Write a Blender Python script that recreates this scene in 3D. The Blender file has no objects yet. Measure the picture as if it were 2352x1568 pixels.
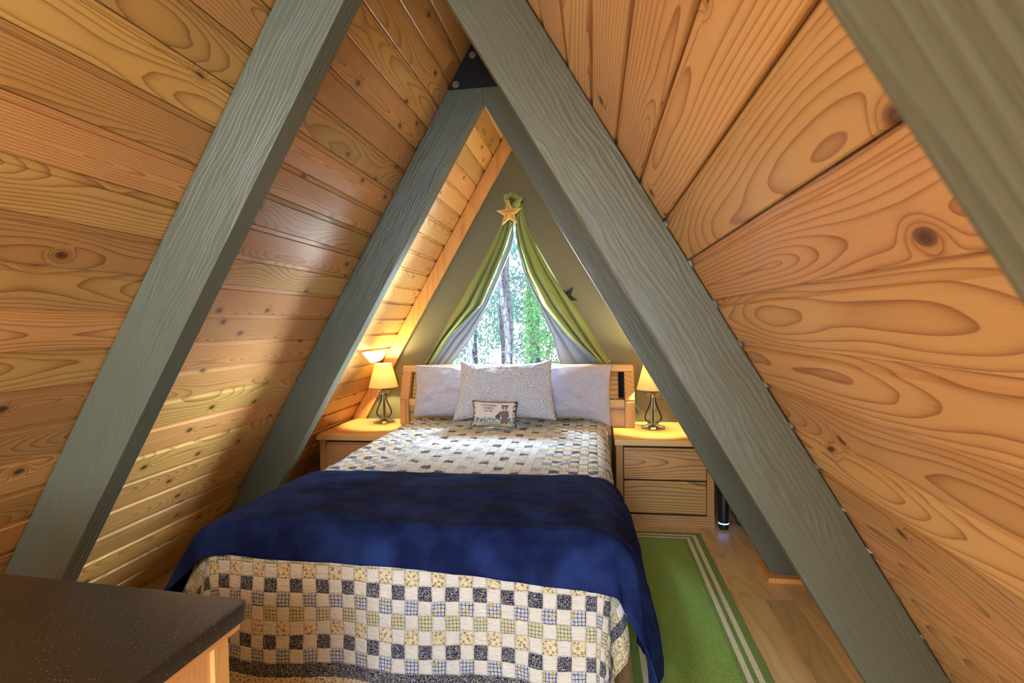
import bpy, bmesh, math, random
from mathutils import Vector, Matrix, noise as mn
random.seed(7)
sc = bpy.context.scene
COL = sc.collection
S = 0.83                      # the plan below is drawn at 1 / 0.83 of real size; everything is scaled by S at the end
R = math.radians

# ------------------------------------------------------------------ camera, light, exposure
cam_data = bpy.data.cameras.new('camera')
cam = bpy.data.objects.new('camera', cam_data); COL.objects.link(cam)
cam_data.sensor_width = 36.0
cam_data.lens = 36.0 * 1250.0 / 2352.0
cam_data.clip_start = 0.02
cam_data.clip_end = 300
cam_data.dof.use_dof = True
cam_data.dof.focus_distance = 2.6
cam_data.dof.aperture_fstop = 11.0
yaw, pitch, roll = R(-8.56), R(-1.94), R(-0.85)
f_ = Vector((math.sin(yaw) * math.cos(pitch), math.cos(yaw) * math.cos(pitch), math.sin(pitch)))
r_ = Vector((math.cos(yaw), -math.sin(yaw), 0)); u_ = r_.cross(f_)
r2 = r_ * math.cos(roll) + u_ * math.sin(roll); u2 = -r_ * math.sin(roll) + u_ * math.cos(roll)
mw = Matrix((r2, u2, -f_)).transposed().to_4x4()
mw.translation = Vector((0.648, 0, 1.48)) * S
cam.matrix_world = mw
sc.camera = cam
sc.view_settings.view_transform = 'Standard'
sc.view_settings.look = 'None'
sc.view_settings.gamma = 1.0
sc.view_settings.use_curve_mapping = False
sc.view_settings.exposure = 0.25

world = bpy.data.worlds.new('world'); sc.world = world; world.use_nodes = True
bg = world.node_tree.nodes['Background']
bg.inputs[0].default_value = (0.90, 0.98, 1.0, 1)
bg.inputs[1].default_value = 1.8

def area(name, loc, target, sx, sy, power, color):
    d = bpy.data.lights.new(name, 'AREA'); d.shape = 'RECTANGLE'; d.size = sx * S; d.size_y = sy * S
    d.energy = power; d.color = color
    o = bpy.data.objects.new(name, d); COL.objects.link(o)
    o.location = Vector(loc) * S
    o.rotation_euler = (Vector(target) - Vector(loc)).to_track_quat('-Z', 'Y').to_euler()
    return o
def bulb(name, loc, power, color, rad=0.03):
    d = bpy.data.lights.new(name, 'POINT'); d.energy = power; d.color = color; d.shadow_soft_size = rad
    o = bpy.data.objects.new(name, d); COL.objects.link(o); o.location = Vector(loc) * S
    return o
sun_d = bpy.data.lights.new('sun', 'SUN'); sun_d.energy = .6; sun_d.angle = R(1); sun_d.color = (1, .96, .88)
sun = bpy.data.objects.new('sun', sun_d); COL.objects.link(sun); sun.rotation_euler = (R(38), R(12), 0)
# daylight from the big windows of the loft behind the camera, a warm ceiling lamp behind it, unseen panels added outside for daylight through the gable window
area('rear_window_light', (1.1, -2.6, 1.7), (0.1, 3, 0.9), 2.2, 2.0, 215, (0.72, 0.86, 1.0))
bulb('loft_ceiling_lamp', (-0.55, -0.8, 1.9), 36, (1.0, 0.90, 0.72), 0.12)
area('added_sky_panel', (0.0, 6.5, 3.75), (0.0, 3.2, 0.6), 2.4, 1.1, 1700, (0.56, 0.76, 1.0))  # added panel above the window view, brightens the bed top
area('added_daylight_panel_right', (2.7, 8.0, 2.2), (2.6, 3.2, 1.9), 2.4, 2.4, 3400, (0.76, 0.89, 1.0))  # added panel hidden by the gable wall, brightens the left boards
area('added_daylight_panel_left', (-2.9, 8.0, 2.2), (-2.8, 3.2, 1.9), 2.4, 2.4, 1700, (0.76, 0.89, 1.0))  # the same kind of added panel, for the right boards

# ------------------------------------------------------------------ node helpers
class NT:
    def __init__(s, name):
        s.m = bpy.data.materials.new(name); s.m.use_nodes = True
        s.t = s.m.node_tree; s.b = s.t.nodes['Principled BSDF']; s.out = s.t.nodes['Material Output']
    def n(s, typ, **kw):
        nd = s.t.nodes.new(typ)
        for k, v in kw.items(): setattr(nd, k, v)
        return nd
    def put(s, sock, v):
        if isinstance(v, bpy.types.NodeSocket): s.t.links.new(v, sock)
        elif v is not None:
            if sock.type == 'RGBA' and len(v) == 3: v = (*v, 1)
            sock.default_value = v
    def math(s, op, a, b=None, c=None, clamp=False):
        nd = s.n('ShaderNodeMath', operation=op, use_clamp=clamp)
        s.put(nd.inputs[0], a)
        if b is not None: s.put(nd.inputs[1], b)
        if c is not None: s.put(nd.inputs[2], c)
        return nd.outputs[0]
    def add(s, a, b): return s.math('ADD', a, b)
    def mul(s, a, b): return s.math('MULTIPLY', a, b)
    def mix(s, f, a, b, mode='MIX'):
        nd = s.n('ShaderNodeMix', data_type='RGBA', blend_type=mode)
        s.put(nd.inputs[0], f); s.put(nd.inputs[6], a); s.put(nd.inputs[7], b)
        return nd.outputs[2]
    def xyz(s, x=0.0, y=0.0, z=0.0):
        nd = s.n('ShaderNodeCombineXYZ')
        s.put(nd.inputs[0], x); s.put(nd.inputs[1], y); s.put(nd.inputs[2], z)
        return nd.outputs[0]
    def sep(s, v):
        nd = s.n('ShaderNodeSeparateXYZ'); s.put(nd.inputs[0], v); return nd.outputs
    def noise(s, v, scale, detail=2.0, rough=.5, dim='3D'):
        nd = s.n('ShaderNodeTexNoise', noise_dimensions=dim)
        s.put(nd.inputs['Vector'], v); nd.inputs['Scale'].default_value = scale
        nd.inputs['Detail'].default_value = detail; nd.inputs['Roughness'].default_value = rough
        return nd.outputs[0]
    def white(s, v):
        nd = s.n('ShaderNodeTexWhiteNoise', noise_dimensions='1D'); s.put(nd.inputs['W'], v); return nd.outputs
    def voro(s, v, scale, feature='F1', dim='2D'):
        nd = s.n('ShaderNodeTexVoronoi', feature=feature, voronoi_dimensions=dim)
        s.put(nd.inputs['Vector'], v); nd.inputs['Scale'].default_value = scale
        return nd.outputs
    def ss(s, v, a, b, lo=0.0, hi=1.0):
        nd = s.n('ShaderNodeMapRange', interpolation_type='SMOOTHSTEP')
        s.put(nd.inputs[0], v)
        for i, x in enumerate((a, b, lo, hi)): nd.inputs[1 + i].default_value = x
        return nd.outputs[0]
    def obj(s): return s.n('ShaderNodeTexCoord').outputs['Object']
    def uv(s): return s.n('ShaderNodeUVMap').outputs[0]
    def bump(s, h, strength=.3, dist=.002):
        nd = s.n('ShaderNodeBump'); nd.inputs['Strength'].default_value = strength; nd.inputs['Distance'].default_value = dist
        s.put(nd.inputs['Height'], h); s.put(s.b.inputs['Normal'], nd.outputs[0])
    def fin(s, col=None, rough=.5, metal=0, spec=None, coat=0, coat_r=.2, sheen=0):
        if col is not None: s.put(s.b.inputs['Base Color'], col)
        s.put(s.b.inputs['Roughness'], rough); s.b.inputs['Metallic'].default_value = metal
        if spec is not None: s.b.inputs['Specular IOR Level'].default_value = spec
        s.b.inputs['Coat Weight'].default_value = coat; s.b.inputs['Coat Roughness'].default_value = coat_r
        s.b.inputs['Sheen Weight'].default_value = sheen
        return s.m
def lin(*c):
    return tuple((x / 255 / 12.92) if x / 255 <= .04045 else ((x / 255 + .055) / 1.055) ** 2.4 for x in c)

def wood(name, light, dark, axis='UV', b0=0.0, ring=95.0, contrast=.5, knots=.35, vary=.25, rough=.38, coat=.0, fib=1.0, bump=.25, width=.15):
    """board of softwood or oak: slices through slightly tilted growth rings, with knots that push the rings aside"""
    t = NT(name)
    if axis == 'UV':
        a, b, c = t.sep(t.uv()); at = t.n('ShaderNodeAttribute', attribute_name='pid').outputs['Fac']
    else:
        x, y, z = t.sep(t.obj())
        a, b, c = {'X': (x, z, y), 'Y': (y, x, z), 'Z': (z, x, y)}[axis]
        oi = t.n('ShaderNodeObjectInfo').outputs['Random']; at = t.mul(oi, 37.0)
    rv, rc = t.white(at)
    if b0: b = t.math('SUBTRACT', b, b0)
    r1, r2_, r3 = t.sep(rc)
    a2 = t.add(a, t.mul(r1, 40.0)); 
    P = t.xyz(t.mul(a2, .9), t.mul(b, 6.0), t.add(t.mul(c, 6.0), t.mul(r2_, 30.0)))
    warp = t.noise(P, 1.0, 3.0, .5)
    kv = t.xyz(t.mul(a2, 5.5), t.add(t.mul(b, 9.0), t.mul(r2_, 19.0)), 0.0)
    vo = t.voro(kv, 1.0)
    kd, kc = vo[0], t.sep(vo[1])[0]
    has = t.math('LESS_THAN', kc, knots)
    near = t.mul(t.math('EXPONENT', t.mul(t.math('POWER', kd, 2.0), -26.0)), has)
    h = t.add(t.add(.02, t.mul(r3, .12)), t.mul(t.math('SUBTRACT', t.noise(t.xyz(a2, t.mul(r2_, 9.0), 0.0), .9, 1.0), .5), .22))
    bb = t.add(b, t.mul(t.math('SUBTRACT', r1, .5), width))
    rr = t.math('SQRT', t.add(t.math('POWER', bb, 2.0), t.add(t.math('POWER', h, 2.0), t.math('POWER', c, 2.0) if axis != 'UV' else 0.0)))
    rr = t.add(rr, t.add(t.mul(warp, .030), t.mul(near, .035)))
    fr = t.math('FRACT', t.mul(rr, ring))
    prof = t.mul(t.math('POWER', fr, 4.5), t.ss(fr, 1.0, .95))
    fine = t.noise(t.xyz(t.mul(a2, 5.0), t.mul(b, 300.0), t.mul(c, 300.0)), 1.0, 2.0)
    blot = t.noise(t.xyz(t.mul(a2, 1.6), t.mul(b, 9.0), t.mul(r1, 9.0)), 1.0, 3.0, .6)
    k = t.add(t.mul(prof, contrast), t.add(t.mul(t.math('SUBTRACT', fine, .5), .35 * fib), t.mul(t.math('SUBTRACT', blot, .45), .45)))
    col = t.mix(t.math('ADD', k, 0.0, clamp=True), light, dark)
    # board to board differences of tone
    col = t.mix(t.mul(rv, vary), col, tuple(x * .8 for x in dark), 'MIX')
    hs = t.n('ShaderNodeHueSaturation'); t.put(hs.inputs['Color'], col)
    t.put(hs.inputs['Hue'], t.add(.5, t.mul(t.math('SUBTRACT', r3, .5), .02)))
    t.put(hs.inputs['Value'], t.add(1.0, t.mul(t.math('SUBTRACT', r2_, .5), vary * 1.4))); col = hs.outputs[0]
    kn = t.mul(t.ss(kd, .125, .09), has); core = t.mul(t.ss(kd, .09, .04), t.mul(t.noise(kv, 9.0, 2.0), has))
    halo = t.mul(t.ss(kd, .30, .08), has)
    col = t.mix(t.mul(halo, .35), col, tuple(x * .8 for x in dark))
    col = t.mix(t.mul(kn, .75), col, tuple(x * .42 for x in dark)); col = t.mix(t.mul(core, .9), col, (.02, .010, .006))
    if bump: t.bump(t.add(t.mul(prof, -.6), t.add(t.mul(fine, .4), t.mul(kn, .8))), bump, .003)
    return t.fin(col, rough, coat=coat, coat_r=.18)

def paint(name, col, axis='X', rough=.42, grain=1.0, var=.12):
    """dark satin paint over open-grained timber"""
    t = NT(name); x, y, z = t.sep(t.obj())
    a, b, c = {'X': (x, z, y), 'Y': (y, x, z), 'Z': (z, x, y)}[axis]
    w = t.noise(t.xyz(t.mul(a, 1.4), t.mul(b, 6.0), t.mul(c, 6.0)), 1.0, 3.0)
    g = t.noise(t.xyz(t.mul(a, 3.0), t.add(t.mul(b, 110.0), t.mul(w, 22.0)), t.mul(c, 110.0)), 1.0, 3.0, .6)
    rings = t.math('FRACT', t.add(t.mul(t.add(b, c), 62.0), t.mul(w, 9.0)))
    kd = t.voro(t.xyz(t.mul(a, 1.8), t.mul(b, 6.0), 0.0), 1.0)
    kn = t.mul(t.ss(kd[0], .16, .05), t.math('LESS_THAN', t.sep(kd[1])[0], .35))
    dirt = t.noise(t.obj(), 2.2, 3.0)
    c0 = t.mix(t.mul(dirt, var * 2), col, tuple(v * .62 for v in col))
    t.bump(t.add(t.mul(g, .9 * grain), t.add(t.mul(t.math('POWER', rings, 3.0), .9 * grain), t.mul(kn, .7))), .45, .004)
    return t.fin(c0, t.add(rough - .06, t.mul(g, .14)), spec=.5)

def plain(name, col, rough=.5, metal=0.0, bump=0.0, bscale=60.0, var=.1, sheen=0.0, spec=.5):
    t = NT(name); n = t.noise(t.obj(), bscale, 3.0)
    c = t.mix(t.mul(n, var * 2), col, tuple(v * .6 for v in col))
    if bump: t.bump(n, bump, .003)
    return t.fin(c, rough, metal, spec=spec, sheen=sheen)

def fabric(name, col, scale=380.0, rough=.9, sheen=.15, wr=.5, trans=0.0):
    t = NT(name); o = t.obj()
    weave = t.noise(o, scale, 1.0); wrin = t.noise(o, 7.0, 4.0, .55)
    c = t.mix(t.mul(wrin, .22), col, tuple(v * .72 for v in col))
    t.bump(t.add(t.mul(weave, .25), t.mul(wrin, wr * 3)), .35, .006)
    t.fin(c, rough, sheen=sheen, spec=.2)
    if trans:
        tr = t.n('ShaderNodeBsdfTranslucent'); t.put(tr.inputs[0], c)
        mx = t.n('ShaderNodeMixShader'); mx.inputs[0].default_value = trans
        t.t.links.new(t.b.outputs[0], mx.inputs[1]); t.t.links.new(tr.outputs[0], mx.inputs[2]); t.t.links.new(mx.outputs[0], t.out.inputs[0])
    return t.m
def emit(name, col, strength):
    t = NT(name); t.put(t.b.inputs['Emission Color'], col); t.b.inputs['Emission Strength'].default_value = strength
    return t.fin(tuple(v * .3 for v in col), .5)

# ------------------------------------------------------------------ mesh helpers
def new(): return bmesh.new()
def merge(bm, tmp, M=None):
    if M is not None: bmesh.ops.transform(tmp, matrix=M, verts=tmp.verts)
    me = bpy.data.meshes.new('t'); tmp.to_mesh(me); tmp.free(); bm.from_mesh(me); bpy.data.meshes.remove(me)
def box(bm, x0, x1, y0, y1, z0, z1, bev=0.0, seg=2, M=None):
    t = bmesh.new(); bmesh.ops.create_cube(t, size=1.0)
    for v in t.verts: v.co = Vector(((x0 + x1) / 2 + v.co.x * (x1 - x0), (y0 + y1) / 2 + v.co.y * (y1 - y0), (z0 + z1) / 2 + v.co.z * (z1 - z0)))
    if bev: bmesh.ops.bevel(t, geom=list(t.edges), offset=bev, segments=seg, profile=.7, affect='EDGES')
    merge(bm, t, M); return bm
def prism(bm, pts, a0, a1, axis='Y', bev=0.0, seg=2, M=None):
    """polygon pts extruded along an axis: Y takes (x,z), X takes (y,z), Z takes (x,y)"""
    t = bmesh.new()
    def P(p, a): return {'Y': (p[0], a, p[1]), 'X': (a, p[0], p[1]), 'Z': (p[0], p[1], a)}[axis]
    lo = [t.verts.new(P(p, a0)) for p in pts]; hi = [t.verts.new(P(p, a1)) for p in pts]
    n = len(pts); t.faces.new(lo); t.faces.new(hi[::-1])
    for i in range(n): t.faces.new((lo[i], hi[i], hi[(i + 1) % n], lo[(i + 1) % n]))
    bmesh.ops.recalc_face_normals(t, faces=t.faces)
    if bev: bmesh.ops.bevel(t, geom=list(t.edges), offset=bev, segments=seg, profile=.7, affect='EDGES')
    merge(bm, t, M); return bm
def tube(bm, path, rad, seg=8, closed=False, cap=True):
    t = bmesh.new(); path = [Vector(p) for p in path]; rads = rad if isinstance(rad, (list, tuple)) else [rad] * len(path)
    rings = []; n = len(path); up = Vector((0, 0, 1))
    prevx = None
    for i, p in enumerate(path):
        a = path[(i - 1) % n] if (i > 0 or closed) else p; b = path[(i + 1) % n] if (i < n - 1 or closed) else p
        d = (b - a).normalized() if (b - a).length > 1e-9 else up
        x = prevx - d * prevx.dot(d) if prevx is not None else d.cross(up if abs(d.z) < .9 else Vector((1, 0, 0)))
        x.normalize(); prevx = x; y = d.cross(x)
        rings.append([t.verts.new(p + (x * math.cos(2 * math.pi * j / seg) + y * math.sin(2 * math.pi * j / seg)) * rads[i]) for j in range(seg)])
    m = n if closed else n - 1
    for i in range(m):
        A, B = rings[i], rings[(i + 1) % n]
        for j in range(seg): t.faces.new((A[j], A[(j + 1) % seg], B[(j + 1) % seg], B[j]))
    if cap and not closed: t.faces.new(rings[0][::-1]); t.faces.new(rings[-1])
    bmesh.ops.recalc_face_normals(t, faces=t.faces); merge(bm, t); return bm
def lathe(bm, prof, cx=0, cy=0, seg=32, M=None, cap=True):
    t = bmesh.new(); rings = [[t.verts.new((cx + r * math.cos(2 * math.pi * j / seg), cy + r * math.sin(2 * math.pi * j / seg), z)) for j in range(seg)] for r, z in prof]
    for A, B in zip(rings, rings[1:]):
        for j in range(seg): t.faces.new((A[j], A[(j + 1) % seg], B[(j + 1) % seg], B[j]))
    if cap: t.faces.new(rings[0][::-1]); t.faces.new(rings[-1])
    bmesh.ops.recalc_face_normals(t, faces=t.faces); merge(bm, t, M); return bm
def gridsurf(bm, nu, nv, fn, uvfn=None, thick=0.0):
    """surface fn(i/nu, j/nv) with uv; thick gives it a back side"""
    t = bmesh.new(); uvl = t.loops.layers.uv.new('UVMap')
    V = [[t.verts.new(fn(i / nu, j / nv)) for j in range(nv + 1)] for i in range(nu + 1)]
    U = {}
    for i in range(nu + 1):
        for j in range(nv + 1): U[V[i][j]] = uvfn(i / nu, j / nv) if uvfn else (i / nu, j / nv)
    for i in range(nu):
        for j in range(nv):
            f = t.faces.new((V[i][j], V[i + 1][j], V[i + 1][j + 1], V[i][j + 1]))
            for l in f.loops: l[uvl].uv = U[l.vert]
    if thick:
        t.normal_update(); flat = [v for r in V for v in r]
        B = {v: t.verts.new(v.co - v.normal * thick) for v in flat}
        fs = list(t.faces)
        def quad(vs, us):
            f = t.faces.new(vs)
            for l, w in zip(f.loops, us): l[uvl].uv = U[w]
        for f in fs:
            vs = list(f.verts)[::-1]; quad([B[v] for v in vs], vs)
        rim = [V[i][0] for i in range(nu + 1)] + [V[nu][j] for j in range(1, nv + 1)] + [V[i][nv] for i in range(nu - 1, -1, -1)] + [V[0][j] for j in range(nv - 1, 0, -1)]
        for a, b in zip(rim, rim[1:] + rim[:1]): quad([b, a, B[a], B[b]], [b, a, a, b])
    if not len(bm.verts): bm.loops.layers.uv.new('UVMap') if not bm.loops.layers.uv else None
    merge(bm, t); return bm
def obj(name, bm, mat, parent=None, smooth=False, loc=None, rot=None, kind=None, auto=None):
    me = bpy.data.meshes.new(name); bm.to_mesh(me); bm.free()
    o = bpy.data.objects.new(name, me); COL.objects.link(o)
    for m in (mat if isinstance(mat, (list, tuple)) else [mat]): me.materials.append(m)
    if smooth or auto:
        me.shade_smooth()
        if auto: me.set_sharp_from_angle(angle=R(auto))
    if parent: o.parent = parent
    if loc is not None: o.location = loc
    if rot is not None: o.rotation_euler = rot
    if kind: o['kind'] = kind
    return o
def tag(o, label, cat, group=None, kind=None):
    o['label'] = label; o['category'] = cat
    if group: o['group'] = group
    if kind: o['kind'] = kind
    return o
def thing(name, label, cat, loc=(0, 0, 0), rot=(0, 0, 0), group=None):
    o = bpy.data.objects.new(name, None); COL.objects.link(o); o.location = loc; o.rotation_euler = rot
    o.empty_display_size = .1
    return tag(o, label, cat, group)
def fbm(x, y, z=0.0, o=3):
    return mn.fractal(Vector((x, y, z)), 1.0, 2.0, o)
def lerp(a, b, t): return a + (b - a) * t
def poly(P, t):
    """point on polyline P at fraction t of its index range"""
    f = t * (len(P) - 1); i = min(int(f), len(P) - 2); f -= i
    return tuple(lerp(P[i][q], P[i + 1][q], f) for q in range(len(P[0])))

# ------------------------------------------------------------------ the A-frame
K = .5875; ZA = 2.816; HO = .262          # rafters' inner faces: |x| = K (ZA - z); boards HO further out
YG = 4.72                                   # gable wall
YR = -3.0                                   # room runs on behind the camera
AL = math.atan(K); CO, SI = math.cos(AL), math.sin(AL)
M_pineL = wood('pine_boards_left', lin(224, 174, 102), lin(140, 84, 38), knots=.17, vary=.34, rough=.36, coat=.2, ring=120, contrast=.95)
M_pineR = wood('pine_boards_right', lin(220, 182, 130), lin(148, 94, 54), knots=.09, vary=.18, rough=.46, coat=.06, ring=95, contrast=1.0)
M_floor = wood('laminate_floor', lin(220, 188, 134), lin(142, 106, 62), axis='UV', knots=0, vary=.18, rough=.30, ring=40, contrast=.4)
M_trim = wood('pine_trim', lin(226, 162, 88), lin(170, 104, 46), axis='Z', knots=.05, vary=.05, rough=.4)
M_oak = wood('oak_across', lin(206, 156, 96), lin(80, 48, 22), axis='X', b0=.33, width=.5, knots=0, vary=.08, rough=.36, ring=60, contrast=1.0, bump=.35)
M_oakv = wood('oak_upright', lin(206, 156, 96), lin(112, 74, 36), axis='Z', knots=0, vary=.08, rough=.36, ring=70, contrast=.6, bump=.35)
M_oaktop = wood('oak_top', lin(226, 180, 112), lin(160, 110, 58), axis='X', knots=0, vary=.05, rough=.33, ring=110, contrast=.5)
M_beam = paint('olive_grey_paint', lin(97, 101, 86))
M_gable = plain('olive_wall_paint', lin(102, 98, 70), .55, bump=.15, bscale=30, var=.06)
M_gap = plain('dark_gap_wood', lin(70, 40, 20), .8)  # dark brown wood, used for the cap along the ridge

def board_wall(name, side, mat):
    """boards along y with a wide channel at every joint; side -1 left, +1 right"""
    bm = new(); uvl = bm.loops.layers.uv.new('UVMap'); pid = bm.faces.layers.float.new('pid')
    pitch_z = .1265; p = pitch_z / CO
    zt = ZA + HO / K; L = zt / CO
    # slope coordinate v from the floor up; foot of plane
    x0 = K * ZA + HO
    def P(v, y, w):        # w outward from the room
        x = x0 - v * SI; z = v * CO
        return Vector((side * (x + w * CO), y, z + w * SI))
    v0 = (.652 % pitch_z) / CO
    n = int(L / p) + 2
    for i in range(-1, n):
        # the lower edge of each board carries the rebate
        a = v0 + i * p; b = a + p
        prof = [(a, .022), (a + .003, .022), (a + .003, .003), (a + .006, .0), (b - .023, .0), (b - .020, .010), (b - .0005, .011), (b, .022)]
        prof = [(min(max(v, 0), L), w) for v, w in prof]
        ys = [YR, .25, 1.77, 3.29, YG + .02]
        for k in range(4):
            ident = (i + 3) * 4 + k + (200 if side > 0 else 0)
            du = random.random() * 3
            jit = random.uniform(-.0015, .0015)
            for (va, wa), (vb, wb) in zip(prof, prof[1:]):
                if vb - va < 1e-6 and abs(wa - wb) < 1e-6: continue
                q = [(va, ys[k], wa), (vb, ys[k], wb), (vb, ys[k + 1], wb), (va, ys[k + 1], wa)]
                vs = [bm.verts.new(P(v, y, w + jit if w < .01 else w)) for v, y, w in q]
                f = bm.faces.new(vs if side > 0 else vs[::-1]); f[pid] = ident
                for l, (v, y, w) in zip(f.loops if side > 0 else list(f.loops)[::-1], q): pass
                m = {tuple(P(v, y, w + jit if w < .01 else w)): (y + du, (v - a - p / 2) + w) for v, y, w in q}
                for l in f.loops: l[uvl].uv = m[tuple(P(*[(v, y, w + jit if w < .01 else w) for v, y, w in q][vs.index(l.vert)]))]
    # closed back
    q = [P(0, YR, .05), P(L, YR, .05), P(L, YG + .02, .05), P(0, YG + .02, .05)]
    vs = [bm.verts.new(c) for c in q]; f = bm.faces.new(vs)
    return obj(name, bm, mat, kind='structure')
board_wall('wall_left', -1, M_pineL)
board_wall('wall_right', 1, M_pineR)

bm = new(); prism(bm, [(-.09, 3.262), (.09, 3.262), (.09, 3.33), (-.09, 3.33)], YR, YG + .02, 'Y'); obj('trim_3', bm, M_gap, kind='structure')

# floor: laminate strips running away from the camera, on one slab
bm = new(); uvl = bm.loops.layers.uv.new('UVMap'); pid = bm.faces.layers.float.new('pid')
x = -1.95; i = 0
while x < 1.95:
    y = YR - random.random() * 1.2
    while y < YG:
        y1 = y + 1.35; ya, yb = max(y, YR), min(y1, YG)
        if yb > ya:
            vs = [bm.verts.new(c) for c in ((x + .0006, ya + .0006, 0), (x + .1444, ya + .0006, 0), (x + .1444, yb - .0006, 0), (x + .0006, yb - .0006, 0))]
            f = bm.faces.new(vs); i += 1; f[pid] = i + 500
            for l in f.loops: l[uvl].uv = (l.vert.co.y, l.vert.co.x - x - .07)
        y = y1
    x += .145
vs = [bm.verts.new(c) for c in ((-1.95, YR, -.001), (1.95, YR, -.001), (1.95, YG + .1, -.001), (-1.95, YG + .1, -.001))]
bm.faces.new(vs)
obj('floor', bm, M_floor, kind='structure')

# gable wall with a triangular window opening
WA, WB, WH = 2.44, 1.02, .80                # window apex z, sill z, half width
bm = new()
xo = K * ZA + HO + .06
outer = [(-xo, -.01), (xo, -.01), (0, ZA + (HO + .06) / K)]; inner = [(-WH, WB), (WH, WB), (0, WA)]
for y in (YG, YG + .14):
    o_ = [bm.verts.new((a, y, b)) for a, b in outer]; i_ = [bm.verts.new((a, y, b)) for a, b in inner]
    for k in range(3):
        bm.faces.new((o_[k], o_[(k + 1) % 3], i_[(k + 1) % 3], i_[k]))
    if y == YG: oi = i_
    else:
        for k in range(3): bm.faces.new((oi[k], oi[(k + 1) % 3], i_[(k + 1) % 3], i_[k]))
bmesh.ops.recalc_face_normals(bm, faces=bm.faces)
obj('wall_back', bm, M_gable, kind='structure')

# window: white triangular frame with a clear pane
M_white = plain('white_frame_paint', lin(225, 228, 226), .4, var=.04)
tg = NT('window_glass'); tp = tg.n('ShaderNodeBsdfTransparent'); gl = tg.n('ShaderNodeBsdfGlossy'); gl.inputs['Roughness'].default_value = .02
tm = tg.n('ShaderNodeMixShader'); tm.inputs[0].default_value = 0.0; tp.inputs[0].default_value = (.97, .985, .98, 1)
tg.t.links.new(tp.outputs[0], tm.inputs[1]); tg.t.links.new(gl.outputs[0], tm.inputs[2]); tg.t.links.new(tm.outputs[0], tg.out.inputs[0]); M_glass = tg.m
bm = new(); fr = .035
cz = (WA + 2 * WB) / 3
def shrink(p, d):
    # inset a triangle toward its incentre
    A = Vector((0, WA)); B = Vector((-WH, WB)); C = Vector((WH, WB))
    a, b, c = (B - C).length, (A - C).length, (A - B).length
    I = (A * a + B * b + C * c) / (a + b + c); r = abs(I.y - WB)
    return tuple(I + (Vector(p) - I) * ((r - d) / r))
o3 = [shrink(p, .002) for p in inner]; i3 = [shrink(p, fr) for p in inner]
for k in range(3):
    prism(bm, [o3[k], o3[(k + 1) % 3], i3[(k + 1) % 3], i3[k]], YG + .05, YG + .10, 'Y')
win = obj('window_1', bm, M_white, kind='structure')
bm = new(); prism(bm, [shrink(p, fr - .005) for p in inner], YG + .072, YG + .076, 'Y')
obj('pane', bm, M_glass, win)

# pine trim in the corners between the boards and the gable wall
def corner_trim(name, side):
    bm = new(); w = .125
    def q(off, z): return side * (K * (ZA - z) + off)
    z0, z1 = .0, ZA - .02
    pts = [(q(HO - .005, 0), 0), (q(HO - .005 - w, 0), 0), (q(HO - .005 - w, z1 + .0), z1)]
    top = ZA + (HO - .005) / K; itop = ZA + (HO - .005 - w) / K
    pts = [(q(HO - .005, 0), 0), (q(HO - .005 - w, 0), 0), (0.0005 * side, itop), (0.0005 * side, top)]
    prism(bm, pts, YG - .045, YG - .002, 'Y', bev=.002, seg=1)
    return obj(name, bm, M_trim, kind='structure')
corner_trim('trim_1', -1); corner_trim('trim_2', 1)

# rafters: pairs of painted timbers, local X up the slope from the foot
def rafter(side, yf, label, inset=0.0, blk=False):
    depth = (HO - .006 - inset) * CO
    root = thing('rafter_beam', label, 'beam', (side * (K * ZA + inset), yf, 0), group=None)
    bm = new()
    # in local coordinates: X along the timber, Z outward (towards the boards), Y thickness
    L = ZA / CO
    L += inset / SI
    # plumb cut at the ridge, foot cut level with the floor
    pts = [(0, 0), (L, 0), (L + depth / math.tan(AL), depth), (-depth * math.tan(AL), depth)]
    prism(bm, pts, 0, .09, 'Y', bev=.004, seg=2)
    o = obj('timber', bm, M_beam, root)
    # local X -> up the slope toward the ridge, local Z -> outward
    ex = Vector((-side * SI, 0, CO)); ez = Vector((side * CO, 0, SI)); ey = Vector((0, 1, 0))
    m = Matrix((ex, ey, ez)).transposed().to_4x4(); m.translation = Vector((0, 0, 0))
    o.matrix_local = m
    return root
rafter(-1, 1.73, 'dark olive-grey painted rafter leaning in from the left, nearest the camera on that side')
rafter(1, 1.73, 'broad olive-grey painted rafter crossing right of centre, above the green rug', inset=.018)
rafter(-1, 3.25, 'darker painted rafter on the left, its foot hidden behind the bed')
rb = rafter(1, 3.25, 'slim dark rafter behind the right-hand lamp, standing on a pale wooden block')
rafter(1, .107, 'blurred green-grey rafter with deep grain across the top right corner')
bm = new(); box(bm, -.05, .30, -.065, -.004, 0, .028, .002, 1); box(bm, -.05, -.003, -.004, .16, 0, .028, .002, 1)
obj('base_block', bm, M_trim, rb)

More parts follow.
